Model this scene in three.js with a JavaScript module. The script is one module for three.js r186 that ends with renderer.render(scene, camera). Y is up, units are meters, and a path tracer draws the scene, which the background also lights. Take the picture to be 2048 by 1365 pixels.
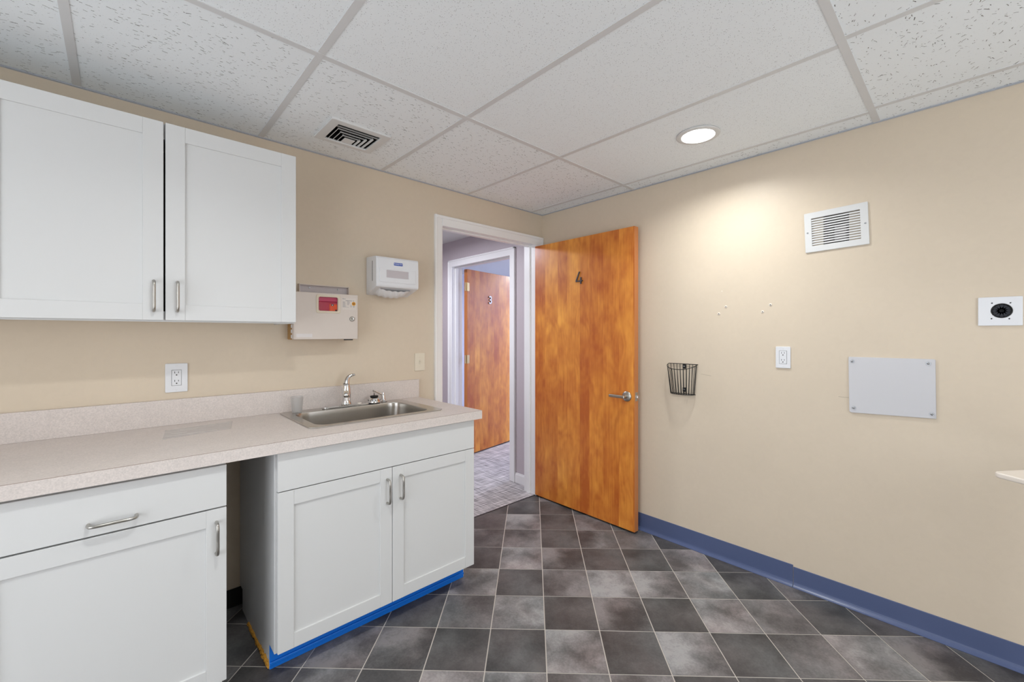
import * as THREE from 'three';
import { RoundedBoxGeometry } from 'three/addons/geometries/RoundedBoxGeometry.js';
import { mergeGeometries } from 'three/addons/utils/BufferGeometryUtils.js';
import { RectAreaLightUniformsLib } from 'three/addons/lights/RectAreaLightUniformsLib.js';
import { FontLoader } from 'three/addons/loaders/FontLoader.js';
import { TextGeometry } from 'three/addons/geometries/TextGeometry.js';

// ---------------------------------------------------------------- camera, exposure
const scene = new THREE.Scene();
scene.background = new THREE.Color(0x0a0a0a);
const FOCAL = 850;                                   // pixels in the 2048 x 1365 frame
const camera = new THREE.PerspectiveCamera(2 * Math.atan(682.5 / FOCAL) * 180 / Math.PI, 2048 / 1365, 0.05, 30);
camera.position.set(-2.563, 1.306, 2.396);
const yaw = Math.atan2(1940 - 1024, FOCAL);
camera.lookAt(-2.563 + Math.cos(yaw), 1.306, 2.396 - Math.sin(yaw));
camera.setViewOffset(2048, 1365, 0, 14.5, 2048, 1365);
const renderer = new THREE.WebGLRenderer({ antialias: true });
renderer.toneMapping = THREE.LinearToneMapping;
renderer.toneMappingExposure = 1.6;
renderer.shadowMap.enabled = true;
RectAreaLightUniformsLib.init();

// light levels (nits of each fitting) and colours
const ROOM_LIGHT = [182, 165], ROOM_COLOR = 0xf7fafa;
const HALL_LIGHT = 66, HALL_COLOR = 0xeff1fc;
const EXAM_LIGHT = 95, EXAM_COLOR = 0xe2e8fa;
const DAY_NEAR = 0.95, DAY_FAR = 0.95, DAY_COLOR = 0xf2f8ff;   // daylight panes in the two walls out of view

// ---------------------------------------------------------------- dimensions
const CEIL = 2.278, XL = -4.2, ZN = 4.0, HALLX = -1.9, HALLZ = -3.2;

// ---------------------------------------------------------------- random numbers and noise
function rng(seed) { let s = seed >>> 0; return () => { s = (s + 0x6D2B79F5) | 0; let t = Math.imul(s ^ (s >>> 15), 1 | s); t = (t + Math.imul(t ^ (t >>> 7), 61 | t)) ^ t; return ((t ^ (t >>> 14)) >>> 0) / 4294967296; }; }
function hash(x, y, s) { let h = Math.imul(x, 374761393) ^ Math.imul(y, 668265263) ^ Math.imul(s, 974711); h = Math.imul(h ^ (h >>> 13), 1274126177); return ((h ^ (h >>> 16)) >>> 0) / 4294967296; }
function vnoise(x, y, px, py, s) {                   // value noise that repeats after px, py cells
  const xi = Math.floor(x), yi = Math.floor(y), fx = x - xi, fy = y - yi;
  const u = fx * fx * (3 - 2 * fx), v = fy * fy * (3 - 2 * fy), m = (a, b) => ((a % b) + b) % b;
  const a = hash(m(xi, px), m(yi, py), s), b = hash(m(xi + 1, px), m(yi, py), s), c = hash(m(xi, px), m(yi + 1, py), s), d = hash(m(xi + 1, px), m(yi + 1, py), s);
  return a + (b - a) * u + (c - a) * v + (a - b - c + d) * u * v;
}
function fbm(x, y, px, py, s, oct = 5, gain = 0.5) {
  let r = 0, a = 1, n = 0;
  for (let o = 0; o < oct; o++) { r += a * vnoise(x, y, px, py, s + o); n += a; a *= gain; x *= 2; y *= 2; px *= 2; py *= 2; }
  return r / n;
}
const clamp = (v, a = 0, b = 1) => Math.max(a, Math.min(b, v));
const mix = (a, b, t) => a + (b - a) * t;
function dataTex(w, h, fn, sizeX, sizeY, color = true) {
  const d = new Uint8Array(w * h * 4);
  for (let y = 0; y < h; y++) for (let x = 0; x < w; x++) {
    const c = fn(x / w, y / h), i = (y * w + x) * 4;
    d[i] = clamp(c[0], 0, 255); d[i + 1] = clamp(c[1], 0, 255); d[i + 2] = clamp(c[2], 0, 255); d[i + 3] = 255;
  }
  const t = new THREE.DataTexture(d, w, h, THREE.RGBAFormat);
  t.wrapS = t.wrapT = THREE.RepeatWrapping; t.magFilter = THREE.LinearFilter; t.minFilter = THREE.LinearMipmapLinearFilter; t.generateMipmaps = true;
  if (color) t.colorSpace = THREE.SRGBColorSpace;
  t.repeat.set(1 / sizeX, 1 / sizeY); t.needsUpdate = true;
  return t;
}
function canvasTex(w, h, draw, sizeX, sizeY, color = true) {
  const c = document.createElement('canvas'); c.width = w; c.height = h;
  draw(c.getContext('2d'), w, h);
  const t = new THREE.CanvasTexture(c);
  if (color) t.colorSpace = THREE.SRGBColorSpace;
  if (sizeX) { t.wrapS = t.wrapT = THREE.RepeatWrapping; t.repeat.set(1 / sizeX, 1 / sizeY); }
  return t;
}

// ---------------------------------------------------------------- materials
const std = o => new THREE.MeshStandardMaterial(o), phy = o => new THREE.MeshPhysicalMaterial(o);
const paintBump = dataTex(512, 512, (u, v) => { const n = 255 * (0.55 * fbm(u * 48, v * 48, 48, 48, 11, 3) + 0.45 * fbm(u * 6, v * 6, 6, 6, 5, 3)); return [n, n, n]; }, 0.8, 0.8, false);
const wallTex = (r, g, b, seed) => dataTex(512, 512, (u, v) => {
  const n = fbm(u * 5, v * 5, 5, 5, seed, 5) - 0.5, f = fbm(u * 90, v * 90, 90, 90, seed + 9, 2) - 0.5, k = 1 + 0.03 * n + 0.01 * f;
  return [r * k, g * k, b * k];
}, 1.6, 1.6);
const M = {};
M.wall = phy({ map: wallTex(219, 204, 183, 21), roughness: 0.42, bumpMap: paintBump, bumpScale: 0.00022, specularIntensity: 0.55 });
M.hallWall = phy({ map: wallTex(200, 190, 194, 31), roughness: 0.5, bumpMap: paintBump, bumpScale: 0.0006 });
M.examWall = phy({ map: wallTex(222, 226, 242, 33), roughness: 0.5 });
M.plaster = std({ color: 0xe8e8e6, roughness: 0.8 });
M.trim = std({ color: 0xf7f7f6, roughness: 0.38 });
M.cabinet = phy({ color: 0xdbdbda, roughness: 0.36, specularIntensity: 0.6 });
M.cabinetSide = std({ color: 0xd2d2d2, roughness: 0.5 });
M.cabinetInside = std({ color: 0x6b5f50, roughness: 0.8 });
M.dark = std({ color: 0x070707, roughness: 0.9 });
M.nickel = std({ color: 0xb4b1ab, metalness: 1, roughness: 0.32 });
M.chrome = std({ color: 0xe2e2e2, metalness: 1, roughness: 0.07 });
M.zinc = std({ color: 0xa8a9ac, metalness: 0.9, roughness: 0.4 });
M.brass = std({ color: 0xcdb78a, metalness: 0.85, roughness: 0.35 });
M.pewter = std({ color: 0x5c5c60, metalness: 0.9, roughness: 0.35 });
M.blackWire = std({ color: 0x0d0d0d, roughness: 0.45 });
M.blackRubber = std({ color: 0x101010, roughness: 0.7 });
M.whitePlastic = phy({ color: 0xe6e7ea, roughness: 0.32 });
M.whitePaintMetal = std({ color: 0xdfdfde, roughness: 0.4 });
M.ivory = std({ color: 0xe6dcc8, roughness: 0.4 });
M.cream = phy({ color: 0xd6cbc2, roughness: 0.38 });
M.tan = std({ color: 0xa98350, roughness: 0.6 });
M.bone = phy({ color: 0xf0e6da, roughness: 0.4 });
M.blueBase = phy({ color: 0x566285, roughness: 0.28, specularIntensity: 0.7 });
M.blackBase = std({ color: 0x14130f, roughness: 0.6 });
M.blueTape = phy({ color: 0x1374dc, roughness: 0.34 });
M.tee = std({ color: 0xdcdcdc, roughness: 0.5 });
M.teeEdge = std({ color: 0xbfc6d2, roughness: 0.5 });
M.redPlastic = phy({ color: 0xa82340, roughness: 0.25, clearcoat: 0.4 });
M.grey = std({ color: 0xc4bdc0, roughness: 0.5 });
M.slot = std({ color: 0x35332f, roughness: 0.8 });

// wood veneer for the doors: strips of veneer, long grain, cross figure
function woodTex(seed, wS, hS) {
  const R = rng(seed), cuts = [0]; while (cuts[cuts.length - 1] < 1) cuts.push(cuts[cuts.length - 1] + 0.085 + R() * 0.07);
  const tone = cuts.map(() => R() - 0.5), off = cuts.map(() => R() * 7);
  return dataTex(640, 1280, (u, v) => {
    let k = 0; while (k + 1 < cuts.length && cuts[k + 1] < u) k++;
    const uu = u + off[k];
    const blot = fbm(uu * 7, v * 7 + off[k], 512, 512, seed + 2, 4), wave = fbm(uu * 3, v * 5, 512, 512, seed + 7, 3);
    const grain = fbm(uu * 230, v * 9, 4096, 4096, seed + 4, 3), fine = fbm(uu * 420, v * 60, 4096, 4096, seed + 6, 2);
    const ring = 0.5 + 0.5 * Math.sin(uu * 95 + wave * 34 + fbm(uu * 9, v * 1.6, 512, 512, seed + 12, 3) * 22);
    const curl = Math.pow(fbm(uu * 16, v * 26, 1024, 1024, seed + 15, 3), 2.2);
    let t = 0.42 + 0.32 * tone[k] + 0.95 * (blot - 0.5) + 0.30 * (grain - 0.5) + 0.16 * (fine - 0.5) + 0.10 * (ring - 0.5) - 0.5 * (curl - 0.2);
    t = clamp(t);
    return [mix(186, 254, t), mix(95, 178, t), mix(30, 72, t)];
  }, wS, hS);
}
M.door4 = phy({ map: woodTex(5, 0.93, 2.03), roughness: 0.42, clearcoat: 0.35, clearcoatRoughness: 0.22 });
M.door3 = phy({ map: woodTex(91, 0.93, 2.03), roughness: 0.42, clearcoat: 0.4, clearcoatRoughness: 0.2 });
M.doorEdge = phy({ color: 0xc27a44, roughness: 0.45 });

// floor tiles: cloudy vinyl stone in three tones
function stone(seed, lo, hi, warm) {
  return dataTex(512, 512, (u, v) => {
    const wx = fbm(u * 4, v * 4, 4, 4, seed + 40, 3), c = fbm(u * 4 + wx * 0.5, v * 4 + wx * 0.35, 4, 4, seed, 7, 0.6), f = fbm(u * 110, v * 110, 110, 110, seed + 5, 2), w = fbm(u * 3, v * 3, 3, 3, seed + 60, 3);
    const t = clamp((c - 0.5) * 2.0 + 0.5 + (f - 0.5) * 0.3), g = mix(lo, hi, t), q = warm * (w - 0.35);
    return [g * (1 + 0.05 * q + 0.01), g * (1 - 0.012 * q), g * (1 - 0.02 * q)];
  }, 0.62, 0.62);
}
const stoneMats = [[3, 66, 106, 1.6], [4, 70, 132, 1.8], [5, 88, 162, 1.8]].map(a => phy({ map: stone(...a), roughness: 0.42, specularIntensity: 0.5, bumpMap: paintBump, bumpScale: 0.0004 }));
M.grout = std({ color: 0xcac3ba, roughness: 0.7 });

// laminate worktop: fine light speckle
M.laminate = phy({ map: dataTex(512, 512, (u, v) => { const n = fbm(u * 128, v * 128, 128, 128, 71, 2) - 0.5, b = fbm(u * 8, v * 8, 8, 8, 75, 3) - 0.5, k = 1 + 0.12 * n + 0.03 * b; return [219 * k, 209 * k, 203 * k]; }, 0.4, 0.4), roughness: 0.42 });
M.seam = std({ color: 0x8b7565, roughness: 0.7 });
M.steel = phy({ color: 0xbfbbb5, metalness: 1, roughness: 0.27 });

// carpet: crossed threads
M.carpet = std({ map: dataTex(512, 512, (u, v) => {
  const a = fbm(u * 6, v * 110, 6, 110, 201, 2), b = fbm(u * 110, v * 6, 110, 6, 207, 2), f = fbm(u * 200, v * 200, 200, 200, 209, 1);
  const g = 166 + 95 * (Math.max(a, b) - 0.55) + 70 * (Math.min(a, b) - 0.4) + 26 * (f - 0.5);
  return [g * 1.01, g * 0.985, g * 0.99];
}, 0.62, 0.62), roughness: 1 });

// mineral ceiling tiles: fissured and pin-holed
function fissured(seed, n, len, spread, dots) {
  return canvasTex(1024, 1024, (c, w, h) => {
    const R = rng(seed); c.fillStyle = '#f6fafc'; c.fillRect(0, 0, w, h); c.lineCap = 'round';
    for (let i = 0; i < dots; i++) { const g = 120 + R() * 90; c.fillStyle = `rgba(${g},${g},${g - 4},0.6)`; c.beginPath(); c.arc(R() * w, R() * h, 0.5 + R() * 1.1, 0, 7); c.fill(); }
    for (let i = 0; i < n; i++) {
      const x = R() * w, y = R() * h, a = (R() - 0.5) * spread, l = (4 + R() * R() * len), g = 45 + R() * 65;
      c.strokeStyle = `rgba(${g},${g - 3},${g - 8},${0.6 + R() * 0.4})`; c.lineWidth = 1.2 + R() * 2.2;
      for (const [ox, oy] of [[0, 0], [-w, 0], [0, -h]]) { c.beginPath(); c.moveTo(x + ox, y + oy); c.quadraticCurveTo(x + ox + l * 0.5 * Math.cos(a) + (R() - 0.5) * 5, y + oy + l * 0.5 * Math.sin(a) + (R() - 0.5) * 6, x + ox + l * Math.cos(a), y + oy + l * Math.sin(a)); c.stroke(); }
    }
  }, 0.62, 0.62);
}
M.tileFissured = std({ map: fissured(9, 700, 26, 1.1, 1800), roughness: 0.95 });
M.tileCoarse = std({ map: fissured(19, 560, 30, 2.2, 900), roughness: 0.95 });
M.tileFine = std({ map: canvasTex(1024, 1024, (c, w, h) => {
  const R = rng(77); c.fillStyle = '#f7fbfd'; c.fillRect(0, 0, w, h);
  for (let i = 0; i < 4200; i++) { const g = 95 + R() * 80; c.fillStyle = `rgba(${g},${g},${g},${0.45 + R() * 0.5})`; c.beginPath(); c.arc(R() * w, R() * h, 0.6 + R() * 1.2, 0, 7); c.fill(); }
}, 0.62, 0.62), roughness: 0.95 });
M.tileFissuredX = M.tileFissured;

// ---------------------------------------------------------------- builders
const taken = {};
function numbered(n) { const k = taken[n] = (taken[n] ?? -1) + 1; return k ? `${n}_${String(k).padStart(3, '0')}` : n; }
function shade(o) { o.castShadow = o.receiveShadow = true; return o; }
function thing(name, label, category, pos = [0, 0, 0], group) {
  const g = new THREE.Group(); g.name = numbered(name); g.position.set(...pos); g.userData = { label, category };
  if (group) g.userData.group = group;
  scene.add(g); return g;
}
function structure(name, label, category) {
  const g = new THREE.Group(); g.name = numbered(name); g.userData = { kind: 'structure', label, category }; scene.add(g); return g;
}
function group(name, parent, pos = [0, 0, 0]) { const g = new THREE.Group(); g.name = name; g.position.set(...pos); parent.add(g); return g; }
function part(name, geo, mat, parent, label) { const m = shade(new THREE.Mesh(geo, mat)); m.name = name; if (label) m.userData.label = label; parent.add(m); return m; }
// uv in metres, from the direction each face looks
function metreUV(geo, ox = 0, oy = 0) {
  const g = geo.index ? geo.toNonIndexed() : geo, p = g.attributes.position, uv = new Float32Array(p.count * 2);
  const a = new THREE.Vector3(), b = new THREE.Vector3(), c = new THREE.Vector3(), n = new THREE.Vector3();
  for (let i = 0; i < p.count; i += 3) {
    a.fromBufferAttribute(p, i); b.fromBufferAttribute(p, i + 1); c.fromBufferAttribute(p, i + 2);
    n.subVectors(b, a).cross(c.clone().sub(a)); const X = Math.abs(n.x), Y = Math.abs(n.y), Z = Math.abs(n.z);
    [a, b, c].forEach((q, k) => { const j = (i + k) * 2; if (Y >= X && Y >= Z) { uv[j] = q.x + ox; uv[j + 1] = q.z + oy; } else if (X >= Z) { uv[j] = q.z + ox; uv[j + 1] = q.y + oy; } else { uv[j] = q.x + ox; uv[j + 1] = q.y + oy; } });
  }
  g.setAttribute('uv', new THREE.BufferAttribute(uv, 2)); return g;
}
// box from corner to corner, r = rounded edge
function bx(x0, x1, y0, y1, z0, z1, r = 0) {
  const w = x1 - x0, h = y1 - y0, d = z1 - z0;
  const g = r ? new RoundedBoxGeometry(w, h, d, 2, Math.min(r, w / 2.01, h / 2.01, d / 2.01)) : new THREE.BoxGeometry(w, h, d);
  g.translate((x0 + x1) / 2, (y0 + y1) / 2, (z0 + z1) / 2); return metreUV(g);
}
function merge(list) { return mergeGeometries(list.map(g => { const q = g.index ? g.toNonIndexed() : g.clone(); for (const k of Object.keys(q.attributes)) if (!['position', 'normal', 'uv'].includes(k)) q.deleteAttribute(k); return q; })); }
function poly(points) { const s = new THREE.Shape(); points.forEach(([x, y], i) => i ? s.lineTo(x, y) : s.moveTo(x, y)); s.closePath(); return s; }
function rrect(x0, x1, y0, y1, r, Path = THREE.Shape) {
  const s = new Path(); s.moveTo(x0 + r, y0); s.lineTo(x1 - r, y0); s.absarc(x1 - r, y0 + r, r, -Math.PI / 2, 0); s.lineTo(x1, y1 - r); s.absarc(x1 - r, y1 - r, r, 0, Math.PI / 2);
  s.lineTo(x0 + r, y1); s.absarc(x0 + r, y1 - r, r, Math.PI / 2, Math.PI); s.lineTo(x0, y0 + r); s.absarc(x0 + r, y0 + r, r, Math.PI, Math.PI * 1.5); s.closePath(); return s;
}
function circle(x, y, r, Path = THREE.Shape) { const s = new Path(); s.absarc(x, y, r, 0, Math.PI * 2); return s; }
function ext(shape, depth, bevel = 0, seg = 2) {
  return new THREE.ExtrudeGeometry(shape, { depth: depth - 2 * bevel, bevelEnabled: bevel > 0, bevelSize: bevel, bevelThickness: bevel, bevelOffset: -bevel, bevelSegments: seg, curveSegments: 10 }).translate(0, 0, bevel);
}
// an extrusion drawn in (x, y), growing along +z, stood on the right wall: x -> z along the wall, growing into the room (-x)
const onRight = g => g.applyMatrix4(new THREE.Matrix4().set(0, 0, -1, 0, 0, 1, 0, 0, 1, 0, 0, 0, 0, 0, 0, 1));
// an extrusion drawn in (x, z), growing downwards from y = 0
const flat = g => g.applyMatrix4(new THREE.Matrix4().set(1, 0, 0, 0, 0, 0, -1, 0, 0, 1, 0, 0, 0, 0, 0, 1));
function tube(pts, r, seg = 24, rad = 8, closed = false) { return new THREE.TubeGeometry(new THREE.CatmullRomCurve3(pts.map(p => new THREE.Vector3(...p)), closed, 'centripetal'), seg, r, rad, closed); }
function taper(pts, r0, r1, flatten = 1, seg = 24, rad = 14) {   // tube whose radius runs from r0 to r1
  const c = new THREE.CatmullRomCurve3(pts.map(p => new THREE.Vector3(...p)), false, 'centripetal'), g = new THREE.TubeGeometry(c, seg, 1, rad), p = g.attributes.position, q = new THREE.Vector3(), o = new THREE.Vector3();
  for (let i = 0; i <= seg; i++) { c.getPointAt(i / seg, o); const k = r0 + (r1 - r0) * i / seg; for (let j = 0; j <= rad; j++) { const n = i * (rad + 1) + j; q.fromBufferAttribute(p, n).sub(o).multiplyScalar(k); q.z *= flatten; p.setXYZ(n, o.x + q.x, o.y + q.y, o.z + q.z); } }
  g.computeVertexNormals(); return g;
}
function rod(a, b, r, rad = 8) { const A = new THREE.Vector3(...a), B = new THREE.Vector3(...b), g = new THREE.CylinderGeometry(r, r, A.distanceTo(B), rad); g.applyQuaternion(new THREE.Quaternion().setFromUnitVectors(new THREE.Vector3(0, 1, 0), B.clone().sub(A).normalize())); return g.translate((A.x + B.x) / 2, (A.y + B.y) / 2, (A.z + B.z) / 2); }
function lathe(pts, seg = 28) { return new THREE.LatheGeometry(pts.map(p => new THREE.Vector2(...p)), seg); }
function screwHead(r, t = 0.003) { return merge([new THREE.CylinderGeometry(r * 0.75, r, t, 14).translate(0, t / 2, 0)]); }

// ---------------------------------------------------------------- floor: tiles laid diagonally, joints recessed
const floor = structure('floor', 'charcoal and grey square vinyl tile floor laid diagonally with pale joints', 'floor');
part('grout', metreUV(bx(XL - 0.15, 0.1, -0.12, -0.0012, -0.0, ZN + 0.15)), M.grout, floor, 'pale grout lines between tiles');
{
  const A = [0.171, 0.1675], B = [-0.171, 0.1675], O = [-1.010, 0.953], gap = 0.0045 / 0.2394;
  const tones = {                                             // row: first column, then 0 dark, 1 mid, 2 light
    '-6': [-2, [1, 0, 1, 0]], '-5': [-2, [0, 0, 0, 0]], '-4': [-3, [1, 0, 2, 0, 1, 0]], '-3': [-3, [0, 1, 1, 0, 1, 1, 0]], '-2': [-3, [1, 0, 2, 1, 0, 0, 2, 0]],
    '-1': [-4, [0, 1, 2, 0, 1, 2, 2, 2, 0, 1]], '0': [-5, [1, 0, 0, 1, 2, 0, 1, 0, 2, 1, 0, 0]], '1': [-6, [0, 1, 1, 1, 0, 0, 2, 0, 2, 0, 1, 2, 1, 0]], '2': [-6, [1, 0, 1, 0, 2, 2, 1, 2, 0, 0, 1, 0, 1, 2, 0]],
  };
  const clip = (P, ax, lim, keepBelow) => {
    const out = []; const inn = p => keepBelow ? p[ax] <= lim : p[ax] >= lim;
    P.forEach((p, i) => { const q = P[(i + 1) % P.length]; if (inn(p)) out.push(p); if (inn(p) !== inn(q)) { const t = (lim - p[ax]) / (q[ax] - p[ax]); out.push([mix(p[0], q[0], t), mix(p[1], q[1], t)]); } });
    return out;
  };
  const R = rng(404);
  for (let j = -14; j <= 18; j++) for (let i = -16; i <= 16; i++) {
    const c = (a, b) => [O[0] + (i + a) * A[0] + (j + b) * B[0], O[1] + (i + a) * A[1] + (j + b) * B[1]], g = gap / 2;
    let P = [c(g, g), c(1 - g, g), c(1 - g, 1 - g), c(g, 1 - g)];
    P = clip(P, 0, XL, false); if (P.length < 3) continue; P = clip(P, 0, -0.002, true); if (P.length < 3) continue; P = clip(P, 1, 0.002, false); if (P.length < 3) continue; P = clip(P, 1, ZN, true); if (P.length < 3) continue;
    let area = 0; P.forEach((p, k) => { const q = P[(k + 1) % P.length]; area += p[0] * q[1] - p[1] * q[0]; }); if (Math.abs(area) < 0.0006) continue;
    const row = tones[j]; let t = row ? row[1][i - row[0]] : undefined; const rnd = R(); if (t === undefined) t = rnd < 0.42 ? 0 : rnd < 0.72 ? 1 : 2;
    const geo = metreUV(flat(ext(poly(P), 0.004)), R() * 3, R() * 3); geo.computeVertexNormals();
    part('floor_tile', geo, stoneMats[t], floor);
  }
}
// hall and the room across the hall share one carpet
const carpet = structure('floor', 'grey woven carpet in the hallway beyond the doorway', 'carpet');
part('carpet', metreUV(bx(HALLX - 0.1, 3.1, -0.12, 0.002, HALLZ - 0.1, 0.0)), M.carpet, carpet);

// ---------------------------------------------------------------- walls
const D4 = { x0: -0.981, x1: -0.086, h: 2.03 }, D3 = { z0: -1.28, z1: -0.38, h: 2.005 };
{
  const w = structure('wall_left', 'beige painted wall behind the cabinets with the doorway', 'wall');
  const s = poly([[XL - 0.12, 0], [D4.x0 - 0.02, 0], [D4.x0 - 0.02, D4.h + 0.02], [D4.x1 + 0.02, D4.h + 0.02], [D4.x1 + 0.02, 0], [0, 0], [0, 2.5], [XL - 0.12, 2.5]]);
  part('wall_panel', metreUV(ext(s, 0.06).translate(0, 0, -0.06)), M.wall, w);
  part('hall_wall_panel', metreUV(ext(s, 0.06).translate(0, 0, -0.12)), M.hallWall, w, 'lavender hall face of the wall');
}
const VENT = { z: 1.9505, y: 1.8185, tilt: -0.035 };
{
  const w = structure('wall_right', 'beige painted wall with vent, outlet and baseboard', 'wall');
  const s = poly([[-0.12, 0], [ZN + 0.12, 0], [ZN + 0.12, 2.5], [-0.12, 2.5]]);
  s.holes.push(rrect(VENT.z - 0.10, VENT.z + 0.098, VENT.y - 0.075, VENT.y + 0.072, 0.003, THREE.Path));
  s.holes.push(circle(2.481, 1.397, 0.034, THREE.Path));
  const g = onRight(ext(s, 0.12)).translate(0.12, 0, 0); part('wall_panel', metreUV(g), M.wall, w);
  const sc = std({ color: 0xa89b86, roughness: 0.6 }), tch = std({ color: 0xe6dccb, roughness: 0.7 });
  part('scuff_mark', new RoundedBoxGeometry(0.0004, 0.0016, 0.04, 1, 0.0002).rotateX(0.03).translate(-0.0003, 1.0005, 1.982), sc, w, 'thin scuff beside the white board');
  part('scuff_mark', new RoundedBoxGeometry(0.0004, 0.0014, 0.06, 1, 0.0002).rotateX(0.12).translate(-0.0003, 1.061, 1.33), sc, w, 'thin scuff beside the basket');
  part('filler_spot', new THREE.SphereGeometry(0.0038, 12, 8).scale(0.12, 1, 1).translate(-0.0002, 1.552, 1.42), tch, w, 'pale filler spot');
}
part('wall_panel', metreUV(bx(XL - 0.12, XL, 0, 2.5, -0.12, ZN + 0.12)), M.wall, structure('wall_far', 'beige painted wall past the end of the counter, out of view', 'wall'));
part('wall_panel', metreUV(bx(XL, 0, 0, 2.5, ZN, ZN + 0.12)), M.wall, structure('wall_near', 'beige painted wall behind the camera', 'wall'));
{
  const w = structure('wall_hall', 'lavender hallway wall around the second doorway', 'wall');
  const s = poly([[HALLZ, 0], [D3.z0 - 0.02, 0], [D3.z0 - 0.02, D3.h + 0.02], [D3.z1 + 0.02, D3.h + 0.02], [D3.z1 + 0.02, 0], [-0.12, 0], [-0.12, 2.5], [HALLZ, 2.5]]);
  part('wall_panel', metreUV(onRight(ext(s, 0.06)).translate(0.06, 0, 0)), M.hallWall, w);
  part('inner_wall_panel', metreUV(onRight(ext(s, 0.06)).translate(0.12, 0, 0)), M.examWall, w);
  const o = structure('wall_hall_end', 'lavender walls closing the far end of the hallway', 'wall');
  part('wall_panel', metreUV(bx(HALLX, 0.12, 0, 2.5, HALLZ - 0.1, HALLZ)), M.hallWall, o);
  part('wall_panel', metreUV(bx(HALLX - 0.1, HALLX, 0, 2.5, HALLZ - 0.1, -0.12)), M.hallWall, o);
  const e = structure('wall_exam', 'pale blue walls of the room across the hallway', 'wall');
  part('wall_panel', metreUV(bx(3.0, 3.1, 0, 2.5, HALLZ, -0.12)), M.examWall, e);
  part('wall_panel', metreUV(bx(0.12, 3.1, 0, 2.5, HALLZ - 0.1, HALLZ)), M.examWall, e);
  part('wall_panel', metreUV(bx(0.12, 3.1, 0, 2.5, -0.12, 0)), M.examWall, e);
  part('ceiling_panel', metreUV(bx(HALLX - 0.1, 3.1, 2.272, 2.38, HALLZ - 0.1, -0.12)), M.plaster, structure('ceiling_hall', 'white plaster ceiling of the hallway', 'ceiling'));
}

// ---------------------------------------------------------------- ceiling: lay-in tiles on a metal grid
const ceiling = structure('ceiling', 'suspended ceiling of white mineral tiles in a metal grid', 'ceiling');
part('deck', bx(XL - 0.15, 0.15, 2.4, 2.5, -0.12, ZN + 0.15), M.plaster, ceiling);
const LAMPS = [[-0.48, 1.49], [-2.30, 1.52]];
const DIFF = { x0: -1.822, x1: -1.602, z0: 0.225, z1: 0.425 };
{
  const R = rng(808), TW = 0.0245, y0 = CEIL + 0.0025, TH = 0.016;
  const xs = [-0.14, -0.775, -1.41, -2.045, -2.68, -3.315, -3.95], zs = [0, 0.852, 2.106, 3.36, ZN];
  const rowMat = [M.tileFissured, M.tileFine, M.tileCoarse, M.tileFine];
  for (let r = 0; r < zs.length - 1; r++) {
    const off = r === 2 ? -0.035 : 0, cols = [0.0, ...xs.map(x => x + off), XL];
    for (let c = 0; c < cols.length - 1; c++) {
      const x1 = cols[c] - (c ? 0.004 : 0), x0 = cols[c + 1] + 0.004, z0 = zs[r] + 0.004, z1 = zs[r + 1] - 0.004;
      const s = poly([[x0, z0], [x1, z0], [x1, z1], [x0, z1]]);
      if (r === 0 && x0 < -1.7 && x1 > -1.7) s.holes.push(rrect(DIFF.x0, DIFF.x1, DIFF.z0, DIFF.z1, 0.004, THREE.Path));
      for (const [lx, lz] of LAMPS) if (lx > x0 && lx < x1 && lz > z0 && lz < z1) s.holes.push(circle(lx, lz, 0.084, THREE.Path));
      const m = c === 0 ? M.tileCoarse : rowMat[r];
      part('ceiling_tile', metreUV(flat(ext(s, TH)).translate(0, y0 + TH, 0), R(), R()), m, ceiling);
      if (c < cols.length - 2) {                             // cross tee between two tiles
        const xc = cols[c + 1]; part('grid_tee', bx(xc - TW / 2, xc + TW / 2, CEIL + 0.0004, y0, zs[r] + (r ? TW / 2 : 0), zs[r + 1] - TW / 2, 0), M.tee, ceiling);
        part('tee_web', bx(xc - 0.0012, xc + 0.0012, y0, y0 + 0.035, zs[r] + 0.01, zs[r + 1] - 0.01), M.tee, ceiling);
      }
    }
    if (r) { part('main_tee', bx(XL, 0, CEIL - 0.0004, y0, zs[r] - TW / 2, zs[r] + TW / 2), M.tee, ceiling); part('main_web', bx(XL, 0, y0, y0 + 0.035, zs[r] - 0.0012, zs[r] + 0.0012), M.tee, ceiling); }
  }
  part('wall_angle', merge([bx(XL, 0, CEIL - 0.001, CEIL + 0.001, 0, 0.014), bx(XL, 0, CEIL, CEIL + 0.02, 0, 0.001)]), M.teeEdge, ceiling);
  part('wall_angle', merge([bx(-0.014, 0, CEIL - 0.001, CEIL + 0.001, 0.014, ZN), bx(-0.001, 0, CEIL, CEIL + 0.02, 0, ZN)]), M.teeEdge, ceiling);
}

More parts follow.
